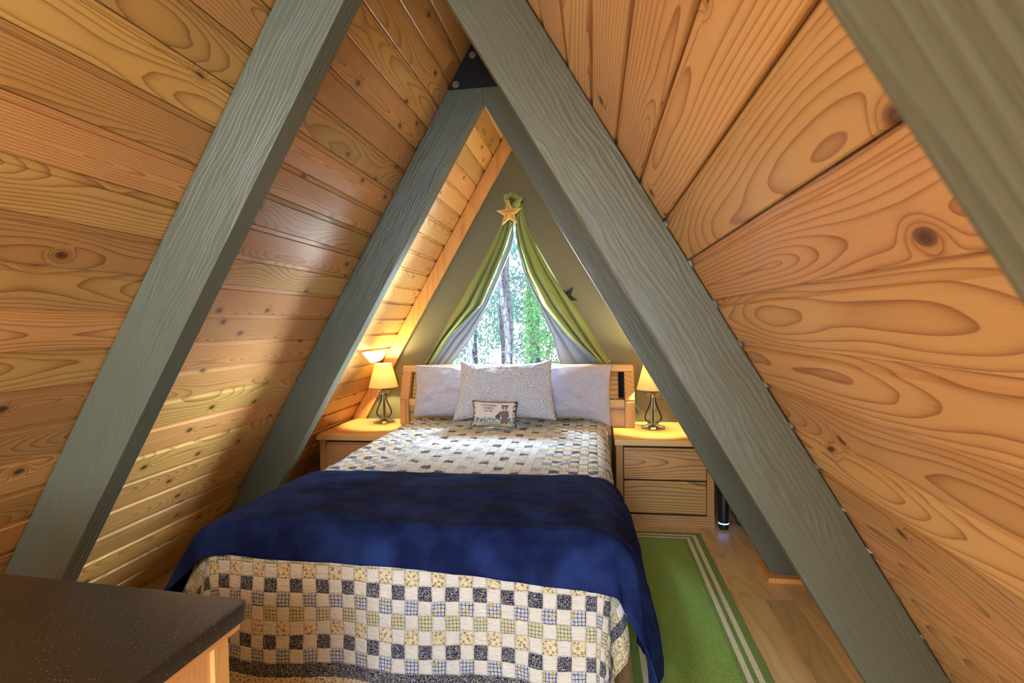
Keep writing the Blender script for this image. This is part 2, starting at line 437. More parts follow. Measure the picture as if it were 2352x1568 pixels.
# black gusset plate on the far rafters
g = thing('gusset_plate', 'black triangular steel plate with hex bolts where the far rafters meet', 'bracket', (0, 3.235, 2.89))
M_black = plain('black_steel', lin(30, 32, 36), .45, .3, bump=.1, bscale=40)
M_bolt = plain('zinc_bolt', lin(170, 165, 150), .35, .8, var=.2)
bm = new(); zb = 2.885 - 2.89
xb = K * (ZA - 2.885) + HO - .012
prism(bm, [(-xb, 0), (xb, .0), (0, (HO - .012) / K + ZA - 2.89)], 0, .010, 'Y', .001, 1)
obj('plate', bm, M_black, g)
for bx, bz in ((-.158, .024), (-.052, .190), (.158, .024), (.052, .190)):
    bm = new(); Mx = Matrix.Translation((bx, 0, bz)) @ Matrix.Rotation(R(90), 4, 'X')
    lathe(bm, [(.021, 0), (.021, .003), (.0205, .0035)], seg=20, M=Mx)
    lathe(bm, [(.012, .003), (.012, .013), (.010, .015)], seg=6, M=Mx)
    obj('bolt', bm, M_bolt, g)

# ------------------------------------------------------------------ nightstands
M_dark = plain('dark_recess', lin(26, 20, 16), .9)
def nightstand(x0, x1, label):
    cx = (x0 + x1) / 2; yf, yb = 4.0, 4.70
    t = thing('nightstand', label, 'nightstand', (cx, yf, 0)); h = (x1 - x0) / 2; D = yb - yf
    bm = new(); box(bm, -h - .005, h + .005, -.035, D - .005, .585, .63, .008, 3); obj('top', bm, M_oaktop, t)
    for sg in (-1, 1):
        bm = new(); prism(bm, [(sg * (h - .005), 0), (sg * (h - .055), 0), (sg * (h - .055), .03), (sg * (h - .025), .03), (sg * (h - .025), D - .01), (sg * (h - .005), D - .01)], .0, .585, 'Z', .002, 1)
        obj('side_panel', bm, M_oakv, t)
    bm = new(); box(bm, -h + .026, h - .026, .030, D - .02, .03, .584); obj('carcass', bm, M_dark, t)
    for z0, z1 in ((.338, .566), (.094, .326)):
        bm = new(); prism(bm, [(-.006, z0), (-.006, z1 - .022), (.006, z1 - .018), (.006, z1 - .002), (.028, z1 - .002), (.028, z0)], -h + .060, h - .060, 'X', .002, 1)
        obj('drawer', bm, M_oak, t)
    bm = new(); box(bm, -h + .005, h - .005, -.012, .02, 0, .082, .003); obj('plinth', bm, M_oak, t)
    return t
nightstand(.795, 1.49, 'oak two-drawer nightstand on the right beside the green rug')
nightstand(-1.51, -.965, 'oak nightstand on the left tucked between bed and sloping wall')

# ------------------------------------------------------------------ table lamps
M_brass = plain('antique_brass', lin(150, 140, 100), .32, .75, var=.35, bscale=25)
M_iron = plain('dark_iron_rod', lin(40, 32, 28), .4, .4)
ts = NT('lamp_shade_cloth'); tc = lin(255, 244, 212)
trn = ts.n('ShaderNodeBsdfTranslucent'); trn.inputs[0].default_value = (*lin(255, 240, 190), 1)
dfs = ts.n('ShaderNodeBsdfDiffuse'); dfs.inputs[0].default_value = (*tc, 1)
mx = ts.n('ShaderNodeMixShader'); mx.inputs[0].default_value = .6
ts.t.links.new(dfs.outputs[0], mx.inputs[1]); ts.t.links.new(trn.outputs[0], mx.inputs[2]); ts.t.links.new(mx.outputs[0], ts.out.inputs[0])
M_shade = ts.m
M_cord = plain('brown_cord', lin(60, 44, 30), .5)
def table_lamp(x, y, label, rz, cord=None):
    z = .63; t = thing('table_lamp', label, 'lamp', (x, y, z), (0, 0, rz))
    bm = new()
    for a in range(4):
        Mr = Matrix.Rotation(R(90 * a), 4, 'Z')
        prism(bm, [(0, .012), (.056, .010), (.068, .0), (.090, .0), (.090, .015), (.074, .024), (.056, .028), (0, .042)], -.019, .019, 'Y', .003, 2, M=Mr)
    box(bm, -.04, .04, -.04, .04, .014, .030, .006, 2, M=Matrix.Rotation(R(45), 4, 'Z'))
    obj('base', bm, M_brass, t, auto=40)
    bm = new()
    prism(bm, [(-.018, .03), (.018, .03), (.011, .262), (-.011, .262)], -.013, .013, 'Y', .002, 2)
    lathe(bm, [(.012, .255), (.016, .262), (.012, .270), (.020, .276), (.010, .284)], seg=16)
    obj('column', bm, M_brass, t, auto=40)
    for a in range(4):
        c, s = math.cos(R(90 * a)), math.sin(R(90 * a)); bm = new()
        P = []
        for q in range(26):
            u = q / 25; r = poly([(.030,), (.056,), (.063,), (.060,), (.052,), (.043,), (.034,), (.026,), (.020,), (.016,), (.014,)], u)[0]
            P.append((c * r, s * r, .045 + .205 * u))
        tube(bm, P, .0056, 8); obj('scroll_rod', bm, M_iron, t, smooth=True)
        bm = new()
        for zc, rr, sg in ((.262, .030, 1), (.052, .034, 1)):
            bm = new()
            P = []
            for q in range(22):
                th = q / 21 * 1.55 * math.pi * 1.2; rad = .016 * (1 - q / 21 * .55)
                P.append((c * (rr + rad * math.cos(th) * .9), s * (rr + rad * math.cos(th) * .9), zc + rad * math.sin(th)))
            tube(bm, P, .0058, 8)
            tube(bm, [(c * .008, s * .008, zc), (c * rr * .6, s * rr * .6, zc - .008), (c * (rr + .010), s * (rr + .010), zc)], .0045, 8)
            obj('scroll', bm, M_brass, t, smooth=True)
    bm = new(); lathe(bm, [(.006, .284), (.010, .290), (.030, .296), (.033, .300), (.030, .304), (.010, .306), (.010, .330), (.006, .345)], seg=28)
    obj('socket_plate', bm, M_brass, t, auto=40)
    bm = new(); seg = 48
    lathe(bm, [(.126, .312), (.072, .515), (.0705, .515), (.1245, .312)], seg=seg, cap=False)
    bmesh.ops.remove_doubles(bm, verts=bm.verts, dist=1e-5)
    sh = obj('lamp_shade', bm, M_shade, t, auto=50)
    bm = new()
    for r_1, zz in ((.1262, .314), (.0722, .513)):
        bm = new()
        tube(bm, [(r_1 * math.cos(q / 40 * 2 * math.pi), r_1 * math.sin(q / 40 * 2 * math.pi), zz) for q in range(40)], .0018, 6, closed=True); obj('shade_rim', bm, M_shade, sh, smooth=True)
    bm = new()
    for a in range(3):
        th = a * 2.094; tube(bm, [(0, 0, .505), (.072 * math.cos(th), .072 * math.sin(th), .511)], .0012, 5)
    obj('shade_spider', bm, M_brass, sh, smooth=True)
    bm = new(); lathe(bm, [(.004, .345), (.012, .352), (.024, .385), (.026, .405), (.018, .425), (.003, .434)], seg=20)
    b = obj('light_bulb', bm, emit('bulb_glow', (1, .80, .45), 6), t, smooth=True)
    if cord:
        bm = new(); tube(bm, cord, .0022, 6); obj('cord', bm, M_cord, t, smooth=True)
    for dz in (.47,): bulb('lamp_bulb_light', (x, y, z + dz), LAMP, (1.0, .84, .40), .02)
    return t
LAMP = 27.0
table_lamp(-1.165, 4.50, 'lit lamp on the left nightstand, cream shade fully visible', R(22))
table_lamp(1.105, 4.39, 'lit lamp on the right nightstand, shade partly cut off by the rafter', R(-6), cord=[(0, .03, .006), (-.03, .08, .004), (-.07, .11, .004), (-.10, .10, .004), (-.15, .13, .004)])

# ------------------------------------------------------------------ bed: base, mattress, headboard
XL, XR, YF, YH, ZM = -.885, .725, 1.93, 4.38, .672
bed = thing('bed', 'wooden bed with an oak bookcase headboard against the gable wall', 'bed', (-.02, 3.2, 0))
def bobj(name, bm, mat, parent=bed, **k):
    o = obj(name, bm, mat, parent, **k)
    if parent is bed: o.location = (.02, -3.2, 0)
    return o
M_matt = fabric('dark_bed_base_cloth', lin(38, 38, 46))
bm = new(); box(bm, XL + .06, XR - .05, YF + .08, YH, .10, .36, .02, 2); bobj('bed_base', bm, M_matt)
for a in (XL + .12, XR - .12):
    for b_ in (YF + .2, YH - .2):
        bm = new(); box(bm, a - .03, a + .03, b_ - .03, b_ + .03, 0, .10, .004, 1); bobj('leg', bm, M_dark)
bm = new(); box(bm, XL + .05, XR - .04, YF + .06, YH, .36, ZM - .03, .05, 4); bobj('mattress', bm, fabric('mattress_cloth', lin(200, 200, 205)))
M_gold = M_oaktop
HX0, HX1 = -.985, .966
bm = new(); box(bm, HX0 + .004, HX1 - .004, 4.485, 4.60, 1.07, 1.128, .020, 5); hb = bobj('headboard', bm, M_oaktop, auto=35)
for a0, a1 in ((HX0, HX0 + .078), (HX1 - .078, HX1)):
    bm = new(); prism(bm, [(4.40, .632), (4.40, .838), (4.412, .845), (4.402, .852), (4.50, 1.085), (4.60, 1.085), (4.60, .632)], a0, a1, 'X', .008, 4)
    obj('post', bm, M_oakv, hb, auto=35)
bm = new(); box(bm, HX0 + .078, HX1 - .078, 4.412, 4.585, .795, .852, .010, 3); obj('shelf_rail', bm, M_oaktop, hb, auto=35)
bm = new(); prism(bm, [(HX0 + .078, .633), (-.90, .633), (-.90, .05), (.78, .05), (.78, .633), (HX1 - .078, .633), (HX1 - .078, .796), (HX0 + .078, .796)], 4.435, 4.46, 'Y'); obj('lower_panel', bm, M_oak, hb)
bm = new(); box(bm, HX0 + .07, HX1 - .07, 4.585, 4.598, .84, 1.09); obj('back_panel', bm, M_dark, hb)  # near-black colour stands in for the shade inside the bookcase
for a0, a1 in ((HX0 + .086, -.08), (.06, HX1 - .125)):
    bm = new(); prism(bm, [(4.470, .856), (4.545, 1.072), (4.565, 1.072), (4.490, .856)], a0, a1, 'X', .004, 2)
    obj('sliding_door', bm, M_oak, hb)

# ------------------------------------------------------------------ drape shared by quilt and blanket
def drape(s, t, off, foot_y, zt, fold=1.0, hang_z=None, seed=0.0):
    """s runs across (m from the bed's middle), t towards the foot (m from the head end)"""
    xc = (XL + XR) / 2; hw = (XR - XL) / 2; rad = .085
    Lt = YH - foot_y
    flat_s = hw - rad; flat_t = Lt - rad
    ds = max(0, abs(s) - flat_s); dt = max(0, t - flat_t); sg = 1 if s >= 0 else -1
    e = math.hypot(ds, dt)
    r = rad + off
    bx = xc + sg * min(abs(s), flat_s); by = YH - min(t, flat_t)
    if e < 1e-9:
        out, dz, dirx, diry = 0, 0, 0, 0
    else:
        dirx, diry = sg * ds / e, -dt / e
        arc = r * math.pi / 2
        if e < arc: out = r * math.sin(e / r); dz = r * (1 - math.cos(e / r))
        else:
            h = e - arc; out = r + h * .045; dz = r + h * .998
    along = s if dt > ds else t
    fl = 0
    if e > .06:
        g = min(1, (e - .06) / .35)
        ang = math.atan2(dt, ds + 1e-9)
        corner = math.sin(2 * ang) if (ds > 0 and dt > 0) else 0
        fl = fold * g * (.014 * math.sin(along * 11 + seed) + .010 * fbm(along * 4, e * 1.2, seed) + corner * .03 * math.sin(ang * 6))
    z = zt - dz + (off if e < 1e-9 else off * math.cos(min(e / r, math.pi / 2)) * 1.0)
    # the mattress sinks and puffs a little
    z += .008 * fbm(bx * 2.2, by * 2.0, 3.1 + seed) * (1 if e < .1 else .4)
    z += .035 * (t / Lt - .35) * -.35
    return Vector((bx + dirx * (out + fl), by + diry * (out + fl), z))

def push_left(s, t):
    return .13 * min(1, max(0, -(s + .7)) / .35) ** 1.3 * (max(0, t) / (YH - YF)) ** 2

# ------------------------------------------------------------------ quilt
tq = NT('patchwork_quilt'); U, V, _ = tq.sep(tq.uv()); V = tq.add(V, .8)
wq = tq.n('ShaderNodeTexNoise'); tq.put(wq.inputs['Vector'], tq.xyz(U, V, 0.0)); wq.inputs['Scale'].default_value = .9; wq.inputs['Detail'].default_value = 3
wx, wy, _ = tq.sep(wq.outputs['Color']); U = tq.add(U, tq.mul(tq.math('SUBTRACT', wx, .5), .22)); V = tq.add(V, tq.mul(tq.math('SUBTRACT', wy, .5), .22))
def q_():
    t = tq; fu, fv = t.math('FRACT', U), t.math('FRACT', V)
    cu, cv = t.math('FLOOR', U), t.math('FLOOR', V)
    par = t.math('FLOORED_MODULO', t.add(cu, cv), 2.0)
    row = t.math('FLOORED_MODULO', cv, 4.0)
    cream = lin(240, 238, 230); navy = lin(14, 22, 56); P2 = t.xyz(U, V, 0.0)
    # navy print with scattered white sprigs
    n1 = t.noise(P2, 6.5, 2.0, .6); sprig = t.ss(t.math('ABSOLUTE', t.math('SUBTRACT', n1, .5)), .022, .012)
    sprig2 = t.ss(t.voro(P2, 7.0)[0], .16, .10)
    c_navy = t.mix(t.math('MAXIMUM', sprig, sprig2), navy, lin(225, 225, 222))
    # blue window-pane plaid with yellow blossoms
    def lines(f, w, k): 
        g = t.math('FRACT', t.add(t.mul(f, k), .5)); return t.ss(t.math('ABSOLUTE', t.math('SUBTRACT', g, .5)), w, w * .6)
    wob = t.mul(t.noise(P2, 3.0), .12)
    l1 = t.math('MAXIMUM', lines(t.add(U, wob), .13, 4.0), lines(t.add(V, wob), .13, 4.0))
    c_plaid = t.mix(t.mul(l1, .9), lin(214, 222, 232), lin(34, 48, 104))
    vo = t.voro(P2, 1.3); bl = t.mul(t.ss(vo[0], .17, .13), t.math('LESS_THAN', t.sep(vo[1])[0], .6))
    c_plaid = t.mix(bl, c_plaid, lin(240, 205, 60))
    c_plaid = t.mix(t.mul(t.ss(vo[0], .05, .03), bl), c_plaid, lin(70, 90, 50))
    # grey and yellow gingham
    la = lines(U, .22, 4.0); lb = lines(V, .22, 4.0)
    c_ging = t.mix(t.mul(t.add(la, lb), .5), lin(232, 228, 184), lin(110, 120, 118))
    c_ging = t.mix(t.mul(lines(U, .08, 8.0), .3), c_ging, lin(60, 70, 90))
    # yellow trellis with blue-grey posies
    d1 = lines(t.add(U, V), .10, 2.0); d2 = lines(t.math('SUBTRACT', U, V), .10, 2.0)
    c_yel = t.mix(t.math('MAXIMUM', d1, d2), lin(244, 236, 206), lin(240, 204, 124))
    vv = t.voro(P2, 3.2); po = t.mul(t.ss(vv[0], .33, .24), t.ss(t.noise(P2, 14.0), .44, .52))
    c_yel = t.mix(po, c_yel, lin(100, 110, 112))
    def is_(k): return t.math('COMPARE', row, float(k), .1)
    pr = t.mix(is_(1), c_yel, c_navy); pr = t.mix(is_(2), pr, c_plaid); pr = t.mix(is_(3), pr, c_ging)
    au = t.math('ABSOLUTE', t.math('SUBTRACT', U, .5)); 
    # the middle field is mostly plain, with single navy and plaid patches set in a lattice
    field = t.mul(t.math('LESS_THAN', au, 8.5), t.math('LESS_THAN', V, 44.0))
    m4 = lambda a, k: t.math('COMPARE', t.math('FLOORED_MODULO', t.add(a, float(k)), 4.0), 0.0, .1)
    latt = t.math('MAXIMUM', t.mul(m4(cu, 0), m4(cv, 0)), t.mul(m4(cu, 2), m4(cv, 2)))
    fcol = t.mix(t.math('COMPARE', t.math('FLOORED_MODULO', cu, 8.0), 0.0, .1), c_navy, c_plaid)
    col = t.mix(par, cream, pr)
    col = t.mix(field, col, t.mix(latt, t.mix(t.mul(par, .22), cream, pr), fcol))
    bn = t.math('MAXIMUM', t.math('GREATER_THAN', au, QU), t.math('GREATER_THAN', V, QV))
    by = t.math('MAXIMUM', t.math('GREATER_THAN', au, QU + 1.0), t.math('GREATER_THAN', V, QV + 1.0))
    be = t.math('MAXIMUM', t.math('GREATER_THAN', au, QU + 3.4), t.math('GREATER_THAN', V, QV + 3.4))
    col = t.mix(bn, col, c_navy); col = t.mix(by, col, c_yel); col = t.mix(be, col, c_navy)
    eu = t.math('MINIMUM', fu, t.math('SUBTRACT', 1.0, fu)); ev = t.math('MINIMUM', fv, t.math('SUBTRACT', 1.0, fv))
    seam = t.ss(t.math('MINIMUM', eu, ev), 0.0, .10)
    puck = t.noise(t.xyz(t.mul(U, 1.2), t.mul(V, 3.0), 0.0), 1.4, 4.0, .65)
    t.bump(t.add(t.mul(seam, .5), t.mul(puck, 1.5)), .8, .016)
    col = t.mix(t.mul(t.ss(t.math('MINIMUM', eu, ev), .03, 0.0), .25), col, tuple(v * .6 for v in cream))
    return t.fin(col, .9, sheen=.1, spec=.15)
PATCH = .0512; QU = 19.5; QV = 55.0
M_quilt = q_()
S0 = 1.16; T1 = YH - YF + .57 + .06
def q_uv(i, j):
    s = lerp(-S0, S0, i); t = lerp(.02, T1, j); return (s / PATCH + .5, t / PATCH * .96)
bm = new(); bm.loops.layers.uv.new('UVMap')
def qf(i, j):
    s = lerp(-S0, S0, i); t = lerp(.02, T1, j)
    p = drape(s, t, .012, YF - .0, ZM, 1.0, seed=1.0)
    # quilted puckers
    pu, pv = abs(math.sin(math.pi * (s / PATCH + .5))), abs(math.sin(math.pi * (t / PATCH * .96 + .8)))
    q = .004 * (min(pu, pv) ** .5) + .010 * fbm(s * 13, t * 30, 2.0)
    dd = max(0, abs(s) - .70)
    if dd > .12: p.x += (1 if s > 0 else -1) * q * .5
    elif t > YH - YF + .05: p.y -= q * .3
    else: p.z += q
    p.x -= push_left(s, t)
    p.z = max(p.z, .02)
    return p
gridsurf(bm, 210, 270, qf, q_uv, .006)
quilt = tag(obj('quilt', bm, M_quilt, smooth=True), 'white, navy and yellow checked patchwork quilt covering the bed', 'quilt')

# ------------------------------------------------------------------ navy throw
t = NT('navy_plush'); o_ = t.obj()
pile = t.noise(o_, 260.0, 2.0); cr = t.noise(o_, 5.0, 4.0, .6)
c = t.mix(t.ss(cr, .35, .7), lin(17, 28, 70), lin(34, 54, 110))
t.bump(t.add(t.mul(pile, .6), t.mul(cr, 2.0)), .6, .006)
M_navy = t.fin(c, .85, sheen=.0, spec=.1); M_navy.node_tree.nodes['Principled BSDF'].inputs['Sheen Tint'].default_value = (.5, .6, .9, 1)
def tf(i, j):
    s = lerp(-1.27, 1.33, i)
    ta = YH - 2.70 + .03 * fbm(s * 1.5, 0, 5); tb = YH - YF + .075 + .035 * max(0, min(1, (s - .1) / .6)) + .006 * math.sin(s * 2.5 + .6)
    if s < -.6: tb -= 0.02 * (-.6 - s)
    t_ = lerp(ta, tb, j)
    p = drape(s, t_, .030, YF, ZM + .006, 1.0, seed=1.0)
    w = .010 * (1 - abs(2 * j - 1) ** 6) * fbm(s * 1.6 + 2, t_ * 7.0, 7.0) + .006 * (1 - min(1, 3 * abs(fbm(s * 1.3 + 4, t_ * 5.0, 3.0)))) + .003 * fbm(s * 6, t_ * 14, 1.0)
    ds = abs(s) - .70
    p.x -= push_left(s, t_)
    if ds > 0: p.x += (1 if s > 0 else -1) * (abs(w) * 1.5 + .05 * min(1, ds / .5) + .022 * (1 + math.sin(t_ * 17 + ds * 2)) * min(1, ds / .3)); p.y += -.05 * min(1, ds / .5) * j
    else: p.z += abs(w) * 1.3 + .003
    return p
bm = new(); bm.loops.layers.uv.new('UVMap'); gridsurf(bm, 170, 80, tf, None, .008)
tag(obj('throw_blanket', bm, M_navy, smooth=True), 'navy blue plush throw spread across the foot of the bed', 'blanket')

# ------------------------------------------------------------------ pillows
def pillow_mesh(w, h, d, wr=.01, seed=0.0, flange=0.0, pinch=.05, n=44, droop=None):
    """upright cushion: X width, Z height, Y thickness; the front faces -Y"""
    bm = new(); bm.loops.layers.uv.new('UVMap')
    def shape(u, v, side):
        fu = max(0, 1 - abs(u) ** 3.2); fv = max(0, 1 - abs(v) ** 3.2)
        th = d / 2 * (fu ** .5) * (fv ** .5)
        x = u * w / 2 * (1 - pinch * (1 - v * v) * abs(u)); z = v * h / 2 * (1 - pinch * (1 - u * u) * abs(v))
        nz = fbm(u * 2.2 + seed, v * 2.2, seed) + .5 * fbm(u * 6, v * 3 + seed, 2.0)
        th += wr * nz * (fu * fv) ** .5
        for cu_, cv_, ph in ((-1, -1, .3), (1, -1, 1.7), (-1, 1, 2.9), (1, 1, 4.4)):   # creases fanning out of the corners
            dx_, dz_ = u - cu_, v - cv_; rr_ = math.hypot(dx_, dz_)
            th += wr * .55 * max(0, 1 - abs(math.sin(math.atan2(dz_, dx_) * 9 + ph + seed + rr_ * .8)) * 1.6) * math.exp(-rr_ * 1.3) * (fu * fv) ** .4
        if droop: x, z = droop(u, v, x, z)
        return Vector((x, side * max(th, .0015), z))
    for side in (-1, 1):
        gridsurf(bm, n, n, lambda i, j: shape(2 * i - 1, 2 * j - 1, side), lambda i, j: ((2 * i - 1) * w / 2, (2 * j - 1) * h / 2))
    bmesh.ops.remove_doubles(bm, verts=bm.verts, dist=.0032)
    if flange:
        def ring(a):
            r = []
            for k in range(4):
                for q in range(16):
                    f = q / 16 * 2 - 1
                    u, v = [(f, -1), (1, f), (-f, 1), (-1, -f)][k]
                    r.append((u, v))
            return r
        t = bmesh.new(); R1 = ring(0)
        def fp(u, v, e):
            p = shape(u, v, -1); x = p.x * 1.0; z = p.z
            m = max(abs(u), abs(v)); dx = (u if abs(u) > .9 else 0); dz = (v if abs(v) > .9 else 0)
            return Vector((x + dx * e, .006 * math.sin((u + v * 1.7) * 7) * (e / .05), z + dz * e))
        rows = [[t.verts.new(fp(u, v, e)) for u, v in R1] for e in (-.012, .0, flange * .5, flange)]
        for A, B in zip(rows, rows[1:]):
            for q in range(64): t.faces.new((A[q], A[(q + 1) % 64], B[(q + 1) % 64], B[q]))
        bmesh.ops.recalc_face_normals(t, faces=t.faces); bmesh.ops.solidify(t, geom=list(t.faces), thickness=.004)
        merge(bm, t)
    bmesh.ops.recalc_face_normals(bm, faces=bm.faces)
    return bm
M_case = fabric('pillowcase_cotton', lin(184, 184, 204), wr=.7)
def droopL(u, v, x, z): return x, z + (.018 if (u < -.8 and v > .8) else 0)
def droopR(u, v, x, z):
    k = max(0, u) ** 3 * max(0, -v) ** 2
    return x - .01 * k, z - .062 * k
tag(obj('pillow', pillow_mesh(.80, .425, .18, .030, 1.0, n=60), M_case, smooth=True, loc=(-.42, 4.30, .935), rot=(R(-14), 0, R(1))), 'plain pale pillow leaning on the headboard at the left', 'pillow', 'plain bed pillows')
tag(obj('pillow', pillow_mesh(.80, .425, .18, .032, 4.0, droop=droopR, n=60), M_case, smooth=True, loc=(.385, 4.28, .936), rot=(R(-14), 0, R(-1))), 'plain pale pillow leaning on the headboard at the right, its lower corner drooping', 'pillow', 'plain bed pillows')
# quilted sham with stitched rosettes
t = NT('matelasse_sham'); u, v, _ = t.sep(t.uv()); 
vo = t.voro(t.xyz(u, v, 0.0), 9.0); nd = vo[0]
rings = t.math('SINE', t.mul(nd, 30.0))
t.bump(t.add(t.mul(t.ss(rings, -.6, .6), 1.0), t.mul(t.noise(t.obj(), 60.0, 2.0), .4)), .9, .010)
M_sham = t.fin(lin(200, 203, 222), .88, sheen=.15, spec=.2)
def droopS(u, v, x, z):
    return x * (1 - .045 * v) - .01 * max(0, -v) * (u < 0), z + .030 * max(0, v) * (abs(u) ** 5) - .012 * max(0, -v) * abs(u) ** 4
tag(obj('pillow_sham', pillow_mesh(.75, .43, .19, .016, 9.0, pinch=.055, droop=droopS, n=60), M_sham, smooth=True, loc=(-.025, 4.08, .965), rot=(R(-17), R(-.8), 0)),
    'white quilted sham with rosette stitching in the middle of the bed', 'pillow')

# small tapestry cushion with print
cw, ch, cd = .335, .185, .075
cu = thing('tapestry_cushion', 'small printed cushion with dark piping leaning on the white sham', 'cushion', (-.078, 3.90, .815), (R(-12), R(1.5), R(0)))
t = NT('tapestry_cloth'); u, v, _ = t.sep(t.uv())
wv = t.noise(t.xyz(t.mul(u, 400.0), t.mul(v, 160.0), 0.0), 1.0, 1.0)
base = t.mix(t.mul(wv, .4), lin(222, 214, 216), lin(176, 168, 176))
meadow = t.ss(t.add(v, t.mul(t.noise(t.xyz(u, 0.0, 0.0), 26.0), .05)), .005, -.010)
mead = t.mix(t.ss(t.noise(t.xyz(u, v, 0.0), 70.0, 2.0), .45, .55), lin(88, 108, 104), lin(150, 158, 160))
fl = t.voro(t.xyz(u, v, 0.0), 42.0); mead = t.mix(t.ss(fl[0], .32, .22), mead, lin(205, 208, 222))
col = t.mix(meadow, base, mead)
side = t.ss(t.math('ABSOLUTE', u), .142, .150); col = t.mix(side, col, t.mix(t.ss(t.noise(t.xyz(u, v, 0.0), 60.0, 2.0), .45, .55), lin(200, 186, 160), lin(96, 84, 92)))
ban = t.mul(t.ss(v, -.062, -.065), t.ss(t.math('ABSOLUTE', u), .137, .133)); col = t.mix(ban, col, lin(196, 188, 160))
t.bump(wv, .3, .002); M_tap = t.fin(col, .95, spec=.1)
bm = pillow_mesh(cw, ch, cd, .003, 3.0, pinch=.07); obj('cover', bm, M_tap, cu, smooth=True)
def csurf(x, z, off=.0015):
    u = max(-1, min(1, x / (cw / 2) / .98)); v = max(-1, min(1, z / (ch / 2) / .98))
    fu = max(0, 1 - abs(u) ** 3.2); fv = max(0, 1 - abs(v) ** 3.2)
    nz = fbm(u * 2.2 + 3.0, v * 2.2, 3.0) + .5 * fbm(u * 6, v * 3 + 3.0, 2.0)
    th = cd / 2 * (fu ** .5) * (fv ** .5) + .003 * nz * (fu * fv) ** .5
    return Vector((x, -max(th, .0015) - off, z))
bm = new(); P = []
for k in range(4):
    for q in range(20):
        f = q / 20 * 2 - 1; u, v = [(f, -1), (1, f), (-f, 1), (-1, -f)][k]
        P.append((u * cw / 2 * (1 - .07 * (1 - v * v)), 0, v * ch / 2 * (1 - .07 * (1 - u * u))))
tube(bm, P, .0034, 8, closed=True); M_pipe = fabric('navy_piping', lin(26, 30, 48)); obj('piping', bm, M_pipe, cu, smooth=True)
def text_mesh(body, size, cx, cz, w=None):
    cv = bpy.data.curves.new('t', 'FONT'); cv.body = body; cv.size = size; cv.align_x = 'CENTER'; cv.offset = .0002
    o = bpy.data.objects.new('t', cv); COL.objects.link(o)
    dg = bpy.context.evaluated_depsgraph_get(); me = bpy.data.meshes.new_from_object(o.evaluated_get(dg))
    bpy.data.objects.remove(o); bm = new(); bm.from_mesh(me)
    xs = [v.co.x for v in bm.verts]; k = (w / (max(xs) - min(xs))) if w else 1
    for v in bm.verts: v.co = csurf(cx + v.co.x * k, cz + v.co.y, .0022)
    return bm
M_ink = plain('dark_thread', lin(30, 32, 66), .9); M_inkb = plain('blue_thread', lin(64, 76, 150), .9); M_inkg = plain('grey_thread', lin(84, 80, 70), .9)
obj('lettering', text_mesh('A field of daisies', .018, -.040, .056, .110), M_inkb, cu)
obj('lettering', text_mesh('to brighten', .019, -.040, .037, .072), M_ink, cu)
obj('lettering', text_mesh('your day.', .019, -.038, .017, .066), M_ink, cu)
obj('lettering', text_mesh('BOYDS BEARS & FRIENDS', .012, -.012, -.0765, .145), M_inkg, cu)
def blob(bm, cx, cz, rx, rz, off, ang=0.0, n=24):
    t = bmesh.new(); c_, s_ = math.cos(ang), math.sin(ang)
    rows = []
    for rr in (0.02, .5, 1.0):
        rows.append([t.verts.new(csurf(cx + (rx * rr * math.cos(q / n * 6.2832)) * c_ - (rz * rr * math.sin(q / n * 6.2832)) * s_, cz + (rx * rr * math.cos(q / n * 6.2832)) * s_ + (rz * rr * math.sin(q / n * 6.2832)) * c_, off)) for q in range(n)])
    t.faces.new(rows[0])
    for A, B in zip(rows, rows[1:]):
        for q in range(n): t.faces.new((A[q], A[(q + 1) % n], B[(q + 1) % n], B[q]))
    merge(bm, t)
parts = [(.082, -.005, .024, .032, 0), (.100, .006, .009, .028, .25), (.052, .008, .009, .020, -1.0), (.072, -.045, .011, .022, 0), (.094, -.046, .012, .022, 0), (.064, -.055, .011, .009, 0), (.080, .050, .020, .016, 0), (.064, .060, .007, .006, 0), (.097, .060, .007, .006, 0)]
bmo, bmi = new(), new()
for x_, z_, a_, b_, g_ in parts:
    blob(bmo, x_, z_, a_ + .0016, b_ + .0016, .0014, g_); blob(bmi, x_, z_, a_, b_, .0021, g_)
blob(bmo, .036, -.016, .016, .017, .0014, .5)
obj('teddy_outline', bmo, M_ink, cu); obj('teddy_print', bmi, plain('brown_thread', lin(118, 100, 92), .95), cu)
bm = new(); blob(bm, .082, .031, .019, .006, .0027); blob(bm, .080, .046, .008, .006, .0027); obj('teddy_collar', bm, plain('pale_thread', lin(200, 200, 215), .95), cu)
bm = new(); blob(bm, .036, -.016, .012, .013, .0022, .5); blob(bm, .018, -.018, .009, .003, .0022, -.5); obj('watering_can_print', bm, plain('slate_thread', lin(70, 80, 120), .95), cu)

